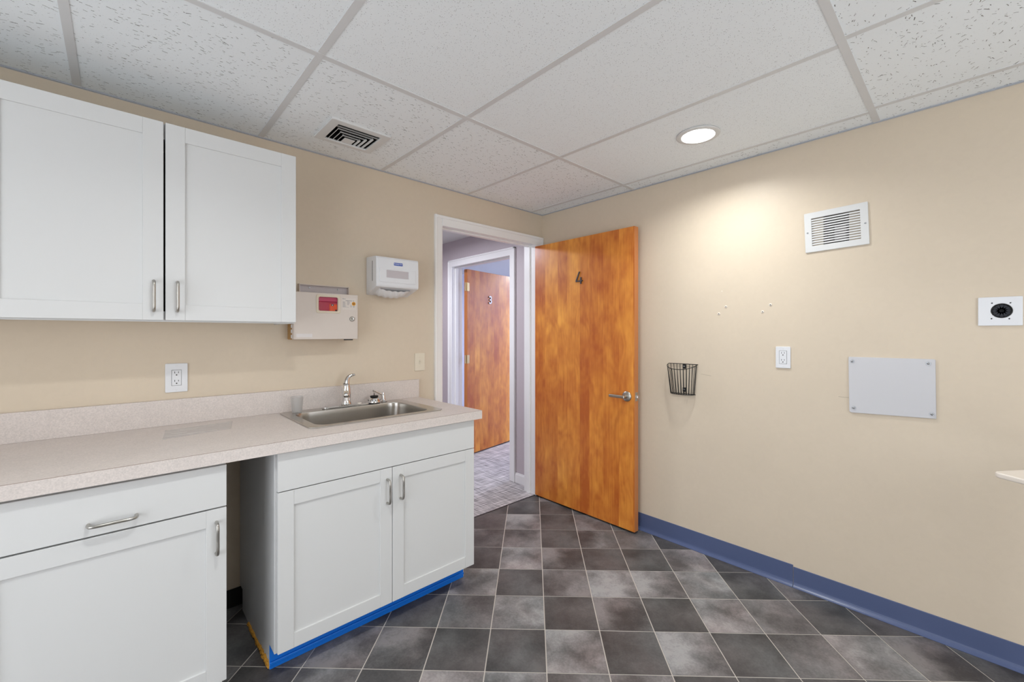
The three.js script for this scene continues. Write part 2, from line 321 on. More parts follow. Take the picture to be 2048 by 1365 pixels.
// ---------------------------------------------------------------- recessed lights
function downlight(x, z, level, label) {
  const t = thing('recessed_light', label, 'ceiling light', [x, CEIL, z], 'recessed ceiling lights');
  const depth = 0.038;
  part('trim_ring', lathe([[0.0725, 0.004], [0.0735, -0.004], [0.078, -0.0058], [0.094, -0.0048], [0.100, -0.001], [0.100, 0.002], [0.0815, 0.002], [0.0815, depth + 0.012], [0.0001, depth + 0.012], [0.0001, depth + 0.006], [0.0715, depth + 0.006], [0.0725, 0.004]], 48), M.whitePaintMetal, t, 'white trim ring');
  const lens = part('lens', new THREE.CylinderGeometry(0.0705, 0.0705, 0.002, 48).translate(0, depth, 0), std({ color: 0xffffff, emissive: ROOM_COLOR, emissiveIntensity: 3.0, roughness: 0.6 }), t, 'glowing round lens');
  lens.castShadow = false;
  const l = new THREE.RectAreaLight(ROOM_COLOR, level, 0.124, 0.124); l.position.set(0, depth - 0.004, 0); l.rotation.x = -Math.PI / 2; l.name = 'lamp'; t.add(l);
  return t;
}
downlight(-0.48, 1.49, ROOM_LIGHT[0], 'glowing round recessed light in the ceiling near the right wall');
downlight(-2.30, 1.52, ROOM_LIGHT[1], 'round recessed light in the ceiling in front of the cabinets, out of view');
function dome(x, y, z, r, color, nits, label, where) {
  const t = thing('flush_light', label, 'ceiling light', [x, y, z]);
  part('canopy', new THREE.CylinderGeometry(r * 1.05, r * 1.05, 0.02, 40).translate(0, -0.01, 0), M.whitePaintMetal, t);
  const d = part('diffuser', lathe([[r, -0.02], [r * 0.97, -0.034], [r * 0.75, -0.05], [r * 0.4, -0.057], [0.0001, -0.059]], 40), std({ color: 0xffffff, emissive: color, emissiveIntensity: 2.0, roughness: 0.5 }), t); d.castShadow = false;
  const l = new THREE.RectAreaLight(color, nits, r * 1.77, r * 1.77); l.position.set(0, -0.063, 0); l.rotation.x = -Math.PI / 2; l.name = 'lamp'; t.add(l);
}
dome(-0.92, 2.272, -0.92, 0.15, HALL_COLOR, HALL_LIGHT, 'round flush ceiling light in the hallway, hidden above the doorway');
dome(2.35, 2.272, -0.9, 0.2, EXAM_COLOR, EXAM_LIGHT, 'round flush ceiling light in the room across the hallway');

// ---------------------------------------------------------------- windows in the two walls out of view
function windowUnit(n, w, h, pos, turn, nits, label) {
  const t = structure('window_' + n, label, 'window'); t.position.set(...pos); t.rotation.y = turn;   // looks along +z of the group
  part('frame', merge([bx(-w / 2 - 0.06, w / 2 + 0.06, -h / 2 - 0.06, -h / 2, 0, 0.02, 0.004), bx(-w / 2 - 0.06, w / 2 + 0.06, h / 2, h / 2 + 0.06, 0, 0.02, 0.004), bx(-w / 2 - 0.06, -w / 2, -h / 2, h / 2, 0, 0.02, 0.004), bx(w / 2, w / 2 + 0.06, -h / 2, h / 2, 0, 0.02, 0.004)]), M.trim, t);
  const p = part('pane', bx(-w / 2, w / 2, -h / 2, h / 2, 0.001, 0.004), std({ color: 0xffffff, emissive: DAY_COLOR, emissiveIntensity: nits, roughness: 0.4 }), t, 'daylit frosted pane'); p.castShadow = false;
  part('mullion', bx(-0.02, 0.02, -h / 2, h / 2, 0.004, 0.016, 0.003), M.trim, t); part('meeting_rail', bx(-w / 2, w / 2, -0.02, 0.02, 0.004, 0.014, 0.003), M.trim, t);
  const l = new THREE.RectAreaLight(DAY_COLOR, nits, w, h); l.position.set(0, 0, 0.022); l.rotation.y = Math.PI; l.name = 'daylight'; t.add(l);
}
windowUnit(1, 1.3, 1.9, [-1.35, 1.06, ZN], Math.PI, DAY_NEAR, 'large daylit window behind the camera');
windowUnit(2, 2.0, 1.9, [XL, 1.06, 1.9], Math.PI / 2, DAY_FAR, 'daylit window in the wall left of the camera');

// ---------------------------------------------------------------- door frames
function casing(len, w, flip) {                              // moulding profile in (x, z), length along y
  const p = [[0, 0], [w, 0], [w, 0.018], [w - 0.006, 0.019], [w - 0.016, 0.017], [w - 0.019, 0.013], [0.02, 0.011], [0.006, 0.009], [0, 0.006]];
  const g = ext(poly(flip ? p.map(([x, y]) => [-x, y]).reverse() : p), len); return g.applyMatrix4(new THREE.Matrix4().set(1, 0, 0, 0, 0, 0, 1, 0, 0, 1, 0, 0, 0, 0, 0, 1));
}
function fixNormals(g) { const q = g.index ? g.toNonIndexed() : g; const p = q.attributes.position.array; for (let i = 0; i < p.length; i += 9) for (let k = 0; k < 3; k++) { const s = p[i + 3 + k]; p[i + 3 + k] = p[i + 6 + k]; p[i + 6 + k] = s; } q.computeVertexNormals(); return q; }
{
  const t = structure('trim_1', 'white door casing and jamb around the near doorway', 'door frame'), W = 0.062, H = D4.h;
  part('casing', fixNormals(casing(H + W, W, true)).translate(D4.x0 + 0.004, 0, 0.0005), M.trim, t);
  part('casing', fixNormals(casing(H, D4.x1 * -1 - 0.0185, false)).translate(D4.x1, 0, 0.0005), M.trim, t);
  part('head_casing', bx(D4.x0 + 0.004, -0.0185, H - 0.004, H + W - 0.012, 0.0005, 0.013, 0.002), M.trim, t);
  part('head_band', bx(D4.x0 - W + 0.004, -0.002, H + W - 0.018, H + W, 0.0005, 0.019, 0.003), M.trim, t);
  part('side_band', bx(-0.0185, -0.002, 0, H + W - 0.018, 0.0005, 0.019, 0.003), M.trim, t);
  part('jamb', bx(D4.x0 - 0.02, D4.x0, 0, H, -0.125, 0.001, 0.001), M.trim, t);
  part('jamb', bx(D4.x1, D4.x1 + 0.02, 0, H, -0.125, 0.001, 0.001), M.trim, t);
  part('head_jamb', bx(D4.x0 - 0.02, D4.x1 + 0.02, H, H + 0.02, -0.125, 0.001, 0.001), M.trim, t);
  part('door_stop', bx(D4.x0, D4.x0 + 0.011, 0, H - 0.011, -0.085, -0.05, 0.002), M.trim, t);
  part('door_stop', bx(D4.x1 - 0.011, D4.x1, 0, H - 0.011, -0.085, -0.05, 0.002), M.trim, t);
  part('door_stop', bx(D4.x0, D4.x1, H - 0.011, H, -0.085, -0.05, 0.002), M.trim, t);
  part('strike_plate', merge([bx(D4.x0 - 0.0005, D4.x0 + 0.0015, 0.86, 0.93, -0.043, -0.012, 0.0005)]), M.pewter, t, 'small metal strike plate');
}
{
  const t = structure('trim_2', 'white door casing and jamb around the doorway across the hallway', 'door frame'), W = 0.062, H = D3.h;
  part('casing', bx(-0.015, -0.0005, 0.002, H + W, D3.z0 - W + 0.004, D3.z0 + 0.004, 0.004), M.trim, t);
  part('casing', bx(-0.015, -0.0005, 0.002, H + W, D3.z1 - 0.004, D3.z1 + W - 0.004, 0.004), M.trim, t);
  part('head_casing', bx(-0.0148, -0.0005, H - 0.004, H + W - 0.0005, D3.z0, D3.z1, 0.004), M.trim, t);
  part('outer_band', merge([bx(-0.020, -0.0005, 0.002, H + W + 0.004, D3.z0 - W, D3.z0 - W + 0.016, 0.003), bx(-0.020, -0.0005, H + W - 0.012, H + W + 0.004, D3.z0 - W, D3.z1 + W, 0.003), bx(-0.020, -0.0005, 0.002, H + W + 0.004, D3.z1 + W - 0.016, D3.z1 + W, 0.003)]), M.trim, t);
  part('jamb', bx(-0.001, 0.125, 0.002, H, D3.z0 - 0.02, D3.z0, 0.001), M.trim, t);
  part('jamb', bx(-0.001, 0.125, 0.002, H, D3.z1, D3.z1 + 0.02, 0.001), M.trim, t);
  part('head_jamb', bx(-0.001, 0.125, H, H + 0.02, D3.z0 - 0.02, D3.z1 + 0.02, 0.001), M.trim, t);
  part('door_stop', bx(0.035, 0.07, 0.002, H, D3.z0, D3.z0 + 0.011, 0.002), M.trim, t);
  part('door_stop', bx(0.035, 0.07, 0.002, H, D3.z1 - 0.011, D3.z1, 0.002), M.trim, t);
  part('door_stop', bx(0.035, 0.07, H - 0.011, H, D3.z0, D3.z1, 0.002), M.trim, t);
}
// ---------------------------------------------------------------- baseboards
function cove(z0, z1, h) {
  const p = [[0.0005, 0.0005], [0.021, 0.0005], [0.0212, 0.002], [0.015, 0.0055], [0.0095, 0.0095], [0.006, 0.0145], [0.0042, 0.022], [0.0038, 0.030], [0.0036, h - 0.002], [0.0026, h], [0.0005, h]];
  const g = ext(poly(p.map(([a, b]) => [-a, b]).reverse()), z1 - z0); g.translate(0, 0, z0); return metreUV(g);
}
{
  const b1 = structure('baseboard_right', 'blue vinyl cove baseboard length nearer the door', 'baseboard'); part('cove_strip', cove(0.02, 1.7735, 0.110), M.blueBase, b1);
  const b2 = structure('baseboard_right', 'blue vinyl cove baseboard length nearer the camera', 'baseboard'); part('cove_strip', cove(1.7755, ZN, 0.101), M.blueBase, b2);
  const b3 = structure('baseboard_left', 'black vinyl baseboard in the gap between base cabinets', 'baseboard'); part('cove_strip', bx(XL, D4.x0 - 0.064, 0.0005, 0.088, 0.0005, 0.004, 0.001), M.blackBase, b3);
  const b4 = structure('baseboard_hall', 'white wooden baseboard in the hallway', 'baseboard'); part('board', merge([bx(-0.012, -0.0005, 0.0025, 0.078, D3.z1 + 0.063, -0.1205, 0.002), bx(-0.008, -0.0005, 0.076, 0.09, D3.z1 + 0.063, -0.1205, 0.003)]), M.trim, b4);
  const b5 = structure('trim_3', 'thin dark edge strip where carpet meets tile', 'threshold'); part('edge_strip', bx(D4.x0, D4.x1, 0.0003, 0.0032, -0.003, 0.004, 0.001), M.pewter, b5);
}

// ---------------------------------------------------------------- doors
const font = await new FontLoader().loadAsync('fonts/droid/droid_sans_bold.typeface.json');
function lever(parent, y, side) {}
{
  const t = thing('wood_door', 'orange-brown wooden door with number 4, swung open against the right wall', 'door');
  const x0 = -0.100, x1 = -0.0555, z0 = 0.0145, z1 = 0.912, y0 = 0.012, y1 = 2.008;
  part('door_leaf', metreUV(new RoundedBoxGeometry(x1 - x0, y1 - y0, z1 - z0, 2, 0.0015).translate((x0 + x1) / 2, (y0 + y1) / 2, (z0 + z1) / 2)), M.door4, t);
  part('edge_band', bx(x0 + 0.0008, x1 - 0.0008, y0 + 0.001, y1 - 0.001, z1 - 0.0005, z1 + 0.0012), M.doorEdge, t);
  // numeral 4: three bars
  const n = group('numeral_four', t), nx = x0;
  const bar = (pts, d) => onRight(ext(poly(pts), d, 0.0008, 1)).translate(nx - 0.0004, 0, 0);
  part('stroke', bar([[0.4625, 1.757], [0.4715, 1.757], [0.4430, 1.692], [0.4430, 1.684], [0.4335, 1.684], [0.4335, 1.694]], 0.009), M.pewter, n);
  part('stroke', bar([[0.4338, 1.685], [0.4940, 1.685], [0.4940, 1.6935], [0.4338, 1.6935]], 0.0088), M.pewter, n);
  part('stroke', bar([[0.4750, 1.668], [0.4845, 1.668], [0.4845, 1.716], [0.4750, 1.716]], 0.0092), M.pewter, n);
  // lever handle
  const h = group('lever_handle', t, [x0, 0.893, 0.857]); h.userData.label = 'brushed nickel lever handle with round rose';
  part('rose', lathe([[0.0001, 0], [0.033, 0], [0.034, 0.003], [0.031, 0.008], [0.020, 0.011], [0.0001, 0.012]], 40).rotateZ(Math.PI / 2), M.nickel, h);
  part('neck', new THREE.CylinderGeometry(0.011, 0.0125, 0.042, 20).rotateZ(Math.PI / 2).translate(-0.031, 0, 0), M.nickel, h);
  part('lever', new RoundedBoxGeometry(0.012, 0.020, 0.118, 3, 0.0055).translate(-0.050, 0.0, -0.048), M.nickel, h);
  const lp = group('latch', t); lp.userData.label = 'satin latch plate on door edge';
  part('plate', bx(-0.092, -0.064, 0.866, 0.923, z1 + 0.0008, z1 + 0.0028, 0.0008), M.nickel, lp); part('bolt', bx(-0.084, -0.072, 0.884, 0.903, z1 + 0.002, z1 + 0.013, 0.003), M.chrome, lp);
  for (const y of [0.25, 1.02, 1.78]) { const hg = group('hinge', t); part('knuckle', new THREE.CylinderGeometry(0.0065, 0.0065, 0.09, 12).translate(-0.0485, y, 0.012), M.brass, hg); part('leaf', bx(-0.09, -0.05, y - 0.044, y + 0.044, 0.0125, 0.0142), M.brass, hg); }
}
{
  const t = thing('wood_door', 'orange-brown wooden door with number 3 across the hallway', 'door', [0.160, 0, -1.236]);
  t.rotation.y = Math.PI / 2 * 0 + 11 * Math.PI / 180;       // leaf runs along +x of the group
  const W = 0.885, y0 = 0.016, y1 = 1.994;
  part('door_leaf', metreUV(new RoundedBoxGeometry(W, y1 - y0, 0.0445, 2, 0.0015).translate(W / 2, (y0 + y1) / 2, -0.0225)), M.door3, t);
  part('edge_band', bx(-0.0012, 0.0005, y0 + 0.001, y1 - 0.001, -0.044, -0.001), M.doorEdge, t);
  const ng = new TextGeometry('3', { font, size: 0.088, depth: 0.007, curveSegments: 8, bevelEnabled: true, bevelSize: 0.001, bevelThickness: 0.001, bevelSegments: 1 }); ng.scale(0.85, 1, 1);
  part('numeral_three', ng.translate(0.352, 1.645, 0.001), M.zinc, t, 'metal number 3');
  for (const y of [0.22, 1.035, 1.805]) { const hg = group('hinge', t); part('knuckle', new THREE.CylinderGeometry(0.0065, 0.0065, 0.09, 12).translate(-0.008, y, 0.004), M.brass, hg); part('leaf', bx(-0.0075, 0.032, y - 0.044, y + 0.044, 0.0005, 0.0022), M.brass, hg); part('leaf', bx(-0.036, -0.009, y - 0.044, y + 0.044, -0.003, -0.0013), M.brass, hg); }
}

// ---------------------------------------------------------------- cabinets
function pull(parent, len, pos, horizontal) {                // bar pull standing off +z
  const h = len / 2, o = 0.03, g = tube([[0, -h, 0], [0, -h, o * 0.55], [0, -h + 0.004, o * 0.86], [0, -h + 0.014, o], [0, 0, o], [0, h - 0.014, o], [0, h - 0.004, o * 0.86], [0, h, o * 0.55], [0, h, 0]], 0.0052, 48, 10);
  if (horizontal) g.rotateZ(Math.PI / 2);
  const m = part('handle', g.translate(...pos), M.nickel, parent, 'brushed nickel bar pull'); return m;
}
function shaker(parent, x0, x1, y0, y1, z, st, T = 0.019) {  // front face at z
  const d = group('door', parent);
  part('stile', bx(x0, x0 + st, y0, y1, z - T, z, 0.0012), M.cabinet, d); part('stile', bx(x1 - st, x1, y0, y1, z - T, z, 0.0012), M.cabinet, d);
  part('rail', bx(x0 + st, x1 - st, y0, y0 + st, z - T, z - 0.0003, 0.0012), M.cabinet, d); part('rail', bx(x0 + st, x1 - st, y1 - st, y1, z - T, z - 0.0003, 0.0012), M.cabinet, d);
  part('panel', bx(x0 + st - 0.004, x1 - st + 0.004, y0 + st - 0.004, y1 - st + 0.004, z - T + 0.003, z - 0.0065), M.cabinet, d);
  return d;
}
function carcass(parent, x0, x1, y0, y1, z0, z1, open, side = M.cabinet) {
  part('side_panel', bx(x0, x0 + 0.016, y0, y1, z0, z1, 0.0006), side, parent); part('side_panel', bx(x1 - 0.016, x1, y0, y1, z0, z1, 0.0006), side, parent);
  part('bottom_panel', bx(x0 + 0.016, x1 - 0.016, y0 + 0.006, y0 + 0.022, z0, z1 - 0.02), side, parent);
  if (!open) part('top_panel', bx(x0 + 0.016, x1 - 0.016, y1 - 0.016, y1, z0, z1 - 0.02), side, parent);
  part('back_panel', bx(x0 + 0.016, x1 - 0.016, y0 + 0.022, y1 - 0.016, z0, z0 + 0.006), M.cabinetInside, parent);
  part('face_frame', merge([bx(x0 + 0.016, x1 - 0.016, y0, y0 + 0.04, z1 - 0.019, z1), bx(x0 + 0.016, x1 - 0.016, y1 - 0.06, y1, z1 - 0.019, z1), bx(x0 + 0.016, x0 + 0.045, y0 + 0.04, y1 - 0.06, z1 - 0.019, z1), bx(x1 - 0.045, x1 - 0.016, y0 + 0.04, y1 - 0.06, z1 - 0.019, z1)]), M.cabinet, parent);
}
{
  const y0 = 1.352, y1 = 2.113, zf = 0.310;
  const t = thing('wall_cabinet', 'white two-door shaker cabinet hung on the wall above the counter', 'cabinet');
  carcass(t, -2.902, -1.968, y0, y1, 0.001, zf - 0.0205);
  const d1 = shaker(t, -2.8995, -2.4352, y0 + 0.006, y1 - 0.001, zf, 0.060); pull(d1, 0.112, [-2.464, 1.448, zf - 0.001]);
  const d2 = shaker(t, -2.4292, -1.968, y0 + 0.006, y1 - 0.001, zf, 0.060); pull(d2, 0.112, [-2.394, 1.449, zf - 0.001]);
  const t2 = thing('wall_cabinet', 'white wall cabinet left of the two-door one, out of view', 'cabinet');
  carcass(t2, -3.59, -2.905, y0, y1, 0.001, zf - 0.0205); const d3 = shaker(t2, -3.588, -2.907, y0 + 0.006, y1 - 0.001, zf, 0.060); pull(d3, 0.112, [-2.94, 1.449, zf - 0.001]);
}
const ZF = 0.636, CT = 0.905, CB = 0.8615;                   // cabinet door face, worktop top and underside
function baseCab(t, x0, x1, sides = M.cabinetSide, open = false) {
  const z1 = ZF - 0.0205;
  carcass(t, x0, x1, 0.098, CB - 0.001, 0.004, z1, open, sides);
}
{
  const x0 = -2.131, x1 = -1.200, t = thing('sink_cabinet', 'white double-door shaker base cabinet under the sink', 'cabinet');
  baseCab(t, x0, x1, M.cabinetSide, true);
  // the side goes down to the floor, notched for the toe kick
  part('side_foot', bx(x0, x0 + 0.016, 0.001, 0.098, 0.06, 0.545, 0.0006), M.cabinetSide, t); part('side_foot', bx(x1 - 0.016, x1, 0.001, 0.098, 0.004, 0.545, 0.0006), M.cabinetSide, t);
  part('toe_kick', bx(x0 + 0.016, x1 - 0.016, 0.001, 0.098, 0.525, 0.541), M.cabinetSide, t);
  const dr = group('false_drawer', t); part('front_panel', bx(-2.124, x1, 0.7115, 0.8555, ZF - 0.019, ZF, 0.0012), M.cabinet, dr);
  const d1 = shaker(t, -2.124, -1.6618, 0.103, 0.7078, ZF, 0.056); pull(d1, 0.104, [-1.686, 0.607, ZF - 0.001]);
  const d2 = shaker(t, -1.6592, x1, 0.103, 0.7078, ZF, 0.056); pull(d2, 0.104, [-1.621, 0.612, ZF - 0.001]);
  // blue tape over the toe kick, folded over its lower edge
  const tp = part('tape', merge([bx(x0 + 0.0, x1 - 0.004, 0.022, 0.0975, 0.5452, 0.5464), bx(x0, x1 - 0.004, 0.0012, 0.024, 0.5465, 0.5482, 0.0008), bx(x0, x1 - 0.004, 0.018, 0.030, 0.5468, 0.5535, 0.003)]), M.blueTape, t, 'bright blue strip over toe kick');
  // crumbling yellow glue along the foot of the side panel
  const R = rng(31), lumps = [];
  for (let i = 0; i < 90; i++) { const z = 0.18 + Math.pow(R(), 0.7) * 0.36, s = 0.003 + R() * 0.007, g = new THREE.IcosahedronGeometry(s, 1); const p = g.attributes.position; for (let k = 0; k < p.count; k++) { const q = 0.75 + 0.5 * hash(Math.round(p.getX(k) * 9e4), Math.round(p.getY(k) * 9e4), i + Math.round(p.getZ(k) * 9e4)); p.setXYZ(k, p.getX(k) * q * 0.8, p.getY(k) * q * 0.9, p.getZ(k) * q * 1.5); } g.computeVertexNormals(); lumps.push(g.translate(x0 - 0.0015, 0.003 + R() * (0.008 + 0.02 * clamp((z - 0.3) / 0.24)), z)); }
  part('glue_residue', merge(lumps), std({ color: 0xc08a2e, roughness: 0.8 }), t, 'crumbly yellow glue along the panel foot');
}
{
  const x0 = -2.862, x1 = -2.285, t = thing('drawer_cabinet', 'white shaker base cabinet with one drawer at the left edge', 'cabinet');
  baseCab(t, x0, x1, M.cabinet);
  part('side_foot', bx(x0, x0 + 0.016, 0.001, 0.098, 0.06, 0.545), M.cabinetSide, t); part('side_foot', bx(x1 - 0.016, x1, 0.001, 0.098, 0.06, 0.545), M.cabinetSide, t);
  part('toe_kick', bx(x0 + 0.016, x1 - 0.016, 0.001, 0.098, 0.529, 0.545), M.blackBase, t);
  const dr = group('drawer', t); part('front_panel', bx(x0 + 0.003, x1, 0.7085, 0.8505, ZF - 0.019, ZF, 0.0012), M.cabinet, dr); pull(dr, 0.106, [-2.573, 0.744, ZF - 0.001], true);
  const d1 = shaker(t, x0 + 0.003, x1, 0.103, 0.7035, ZF, 0.058); pull(d1, 0.106, [-2.3145, 0.606, ZF - 0.001]);
  const t2 = thing('drawer_cabinet', 'white base cabinet further along the counter, out of view', 'cabinet');
  baseCab(t2, -3.59, -2.866, M.cabinet); const dd = shaker(t2, -3.588, -2.868, 0.103, 0.7035, ZF, 0.058); part('front_panel', bx(-3.588, -2.868, 0.7085, 0.8505, ZF - 0.019, ZF, 0.0012), M.cabinet, group('drawer', t2)); pull(dd, 0.106, [-2.90, 0.606, ZF - 0.001]);
  part('toe_kick', bx(-3.59, -2.866, 0.001, 0.098, 0.529, 0.545), M.blackBase, t2);
}
// ---------------------------------------------------------------- worktop with backsplash
const SINK = { x0: -1.972, x1: -1.306, z0: 0.040, z1: 0.520 }, BOWL = { x0: -1.930, x1: -1.368, z0: 0.126, z1: 0.488 };
{
  const t = thing('countertop', 'speckled off-white laminate countertop with backsplash', 'countertop'), xr = -1.163, zf = 0.657;
  const s = poly([[XL + 0.005, 0.0015], [xr - 0.0015, 0.0015], [xr - 0.0015, zf - 0.0015], [XL + 0.005, zf - 0.0015]]);
  s.holes.push(rrect(SINK.x0 + 0.02, SINK.x1 - 0.02, SINK.z0 + 0.02, SINK.z1 - 0.02, 0.03, THREE.Path));
  part('worktop', metreUV(flat(ext(s, CT - CB)).translate(0, CT, 0)), M.laminate, t);
  part('front_edge', bx(XL + 0.005, xr, CB, CT - 0.0012, zf - 0.0015, zf, 0), M.laminate, t);
  part('end_edge', bx(xr - 0.0015, xr, CB, CT - 0.0012, 0.0015, zf - 0.0015, 0), M.laminate, t);
  part('edge_seam', bx(XL + 0.005, xr - 0.0002, CT - 0.0013, CT - 0.0002, zf - 0.0014, zf - 0.0002), M.seam, t, 'thin brown seam line');
  part('backsplash', bx(XL + 0.005, -1.160, CT, 1.017, 0.0012, 0.019, 0.0015), M.laminate, t);
  part('adhesive_residue', metreUV(flat(ext(poly([[-2.439, 0.318], [-2.419, 0.132], [-2.177, 0.097], [-2.212, 0.274]]), 0.0004)).translate(0, CT + 0.0005, 0)), phy({ color: 0xf3eeeb, roughness: 0.45, transparent: true, opacity: 0.6, alphaMap: canvasTex(256, 256, (c, w, h) => { const R = rng(5); c.fillStyle = '#8a8a8a'; c.fillRect(0, 0, w, h); for (let i = 0; i < 70; i++) { const g = 90 + R() * 165; c.fillStyle = `rgba(${g},${g},${g},0.5)`; c.fillRect(R() * w - 30, R() * h, 20 + R() * 120, 2 + R() * 9); } }, 0.28, 0.28, false) }), t, 'pale smear of old adhesive');
}
// ---------------------------------------------------------------- sink
{
  const t = thing('sink', 'stainless steel drop-in sink set into the counter', 'sink');
  const ch = 0.022, S = SINK, o = poly([[S.x0 + ch, S.z0], [S.x1 - ch, S.z0], [S.x1, S.z0 + ch], [S.x1, S.z1 - ch], [S.x1 - ch, S.z1], [S.x0 + ch, S.z1], [S.x0, S.z1 - ch], [S.x0, S.z0 + ch]]);
  o.holes.push(rrect(BOWL.x0, BOWL.x1, BOWL.z0, BOWL.z1, 0.055, THREE.Path));
  part('rim', metreUV(flat(ext(o, 0.005, 0.0016, 2)).translate(0, CT + 0.0052, 0)), M.steel, t);
  // bowl: loft of rounded rectangles, with curved foot
  const prof = [[0, 0.004], [0.0015, -0.001], [0.003, -0.02], [0.010, -0.13], [0.016, -0.150], [0.030, -0.165], [0.055, -0.172], [0.14, -0.176]], N = 72, pos = [], idx = [], uv = [];
  const ring = (ins, r) => { const pts = rrect(BOWL.x0 + ins, BOWL.x1 - ins, BOWL.z0 + ins, BOWL.z1 - ins, r).getSpacedPoints(N); return pts; };
  prof.forEach(([ins, y], k) => ring(ins, Math.max(0.03, 0.055 - ins * 0.3)).slice(0, N).forEach((p, i) => { pos.push(p.x, CT + y, p.y); uv.push(i / N * 1.8, y); }));
  for (let k = 0; k < prof.length - 1; k++) for (let i = 0; i < N; i++) { const a = k * N + i, b = k * N + (i + 1) % N, c = a + N, d = b + N; idx.push(a, b, c, b, d, c); }
  const cen = pos.length / 3; pos.push((BOWL.x0 + BOWL.x1) / 2, CT - 0.178, (BOWL.z0 + BOWL.z1) / 2); uv.push(0, 0);
  for (let i = 0; i < N; i++) idx.push((prof.length - 1) * N + i, (prof.length - 1) * N + (i + 1) % N, cen);
  const g = new THREE.BufferGeometry(); g.setAttribute('position', new THREE.Float32BufferAttribute(pos, 3)); g.setAttribute('uv', new THREE.Float32BufferAttribute(uv, 2)); g.setIndex(idx); g.computeVertexNormals();
  const bowlMat = M.steel.clone(); bowlMat.side = THREE.DoubleSide; part('bowl', g, bowlMat, t);
  part('drain', lathe([[0.0001, 0], [0.03, 0.001], [0.043, 0.004], [0.045, 0.002]], 28).translate((BOWL.x0 + BOWL.x1) / 2, CT - 0.178, (BOWL.z0 + BOWL.z1) / 2), M.chrome, t);
}
const RIM = CT + 0.0053;
{
  const t = thing('faucet', 'chrome single-lever faucet at the back of the sink', 'faucet', [-1.650, RIM, 0.086]);
  const pl = rrect(-0.128, 0.128, -0.026, 0.026, 0.0255);
  part('deck_plate', flat(ext(pl, 0.010, 0.004, 3)).translate(0, 0.010, 0), M.chrome, t);
  part('hole_cap', new THREE.CylinderGeometry(0.010, 0.011, 0.0035, 20).translate(0.074, 0.0115, 0), M.bone, t, 'small cream cap on the deck plate');
  part('body', lathe([[0.0001, 0.0095], [0.027, 0.0095], [0.0265, 0.017], [0.0225, 0.023], [0.0215, 0.04], [0.0235, 0.070], [0.0225, 0.095], [0.0185, 0.112], [0.0178, 0.122], [0.0001, 0.125]], 32), M.chrome, t);
  const sp = group('spout', t); sp.rotation.y = -0.38;
  part('arm', tube([[0, 0.045, 0.006], [0, 0.062, 0.05], [0, 0.083, 0.11], [0, 0.093, 0.165], [0, 0.089, 0.198]], 0.0145, 30, 16), M.chrome, sp);
  part('aerator', new THREE.CylinderGeometry(0.0125, 0.0125, 0.022, 20).translate(0, 0.070, 0.193), M.chrome, sp); part('tip', new THREE.SphereGeometry(0.0148, 18, 12).translate(0, 0.0885, 0.198), M.chrome, sp);
  const lv = group('lever', t);
  part('cap', lathe([[0.0182, 0.117], [0.0190, 0.120], [0.0182, 0.1235], [0.0001, 0.125]], 28), M.chrome, lv);
  part('blade', merge([taper([[0.000, 0.122, 0.0], [0.003, 0.138, -0.003], [0.010, 0.153, -0.006], [0.020, 0.163, -0.005], [0.031, 0.168, 0.0], [0.042, 0.170, 0.005]], 0.0175, 0.0062, 1.0), new THREE.SphereGeometry(0.0064, 12, 8).translate(0.042, 0.170, 0.005)]), M.chrome, lv);
}
{
  const t = thing('sink_strainer', 'steel basket strainer with black rubber top resting on the sink ledge', 'strainer', [-1.492, RIM, 0.088]);
  part('basket', lathe([[0.024, 0.003], [0.034, 0.003], [0.0355, 0.008], [0.033, 0.018], [0.028, 0.028], [0.021, 0.034], [0.0001, 0.036]], 32), M.chrome, t);
  const h = []; for (let i = 0; i < 14; i++) { const a = i / 14 * Math.PI * 2; h.push(new THREE.SphereGeometry(0.0032, 8, 6).scale(0.7, 1.1, 0.7).translate(Math.cos(a) * 0.0322, 0.018, Math.sin(a) * 0.0322)); } part('drain_holes', merge(h), M.slot, t);
  part('rubber_base', lathe([[0.0001, 0], [0.03, 0], [0.031, 0.002], [0.028, 0.0045], [0.0001, 0.0045]], 28), M.blackRubber, t);
  part('rubber_ring', lathe([[0.0001, 0.034], [0.021, 0.034], [0.0225, 0.038], [0.0215, 0.043], [0.0001, 0.045]], 28), M.blackRubber, t, 'black rubber stopper ring');
  part('knob', lathe([[0.0001, 0.044], [0.0032, 0.044], [0.0026, 0.056], [0.006, 0.059], [0.006, 0.062], [0.0001, 0.063]], 18), M.chrome, t);
}
{
  const t = thing('soap_pump', 'small chrome dispenser with slim angled spout beside the strainer', 'soap pump', [-1.424, RIM, 0.062]);
  part('base', lathe([[0.0001, 0], [0.023, 0], [0.0235, 0.003], [0.016, 0.007], [0.012, 0.016], [0.0105, 0.022], [0.011, 0.034], [0.009, 0.042], [0.0001, 0.044]], 28), M.chrome, t);
  part('spout', merge([tube([[0.004, 0.037, 0], [-0.010, 0.041, 0.002], [-0.035, 0.055, 0.002], [-0.056, 0.066, 0.001], [-0.063, 0.067, 0.001]], 0.0042, 24, 10)]), M.chrome, t); part('button', new THREE.CylinderGeometry(0.0062, 0.0075, 0.011, 16).translate(0.0, 0.047, 0), M.chrome, t);
}
{
  const t = thing('plastic_cup', 'translucent frosted plastic cup on the sink corner', 'cup', [-1.903, RIM, 0.098]);
  const frosted = phy({ color: 0xf4f4f4, roughness: 0.4, transmission: 0.88, thickness: 0, ior: 1.4 });
  part('cup_wall', lathe([[0.0001, 0.0005], [0.0215, 0.0005], [0.0225, 0.002], [0.0300, 0.078], [0.0313, 0.0785], [0.0313, 0.0805], [0.0295, 0.0805], [0.0212, 0.003], [0.0001, 0.003]], 40), frosted, t);
}

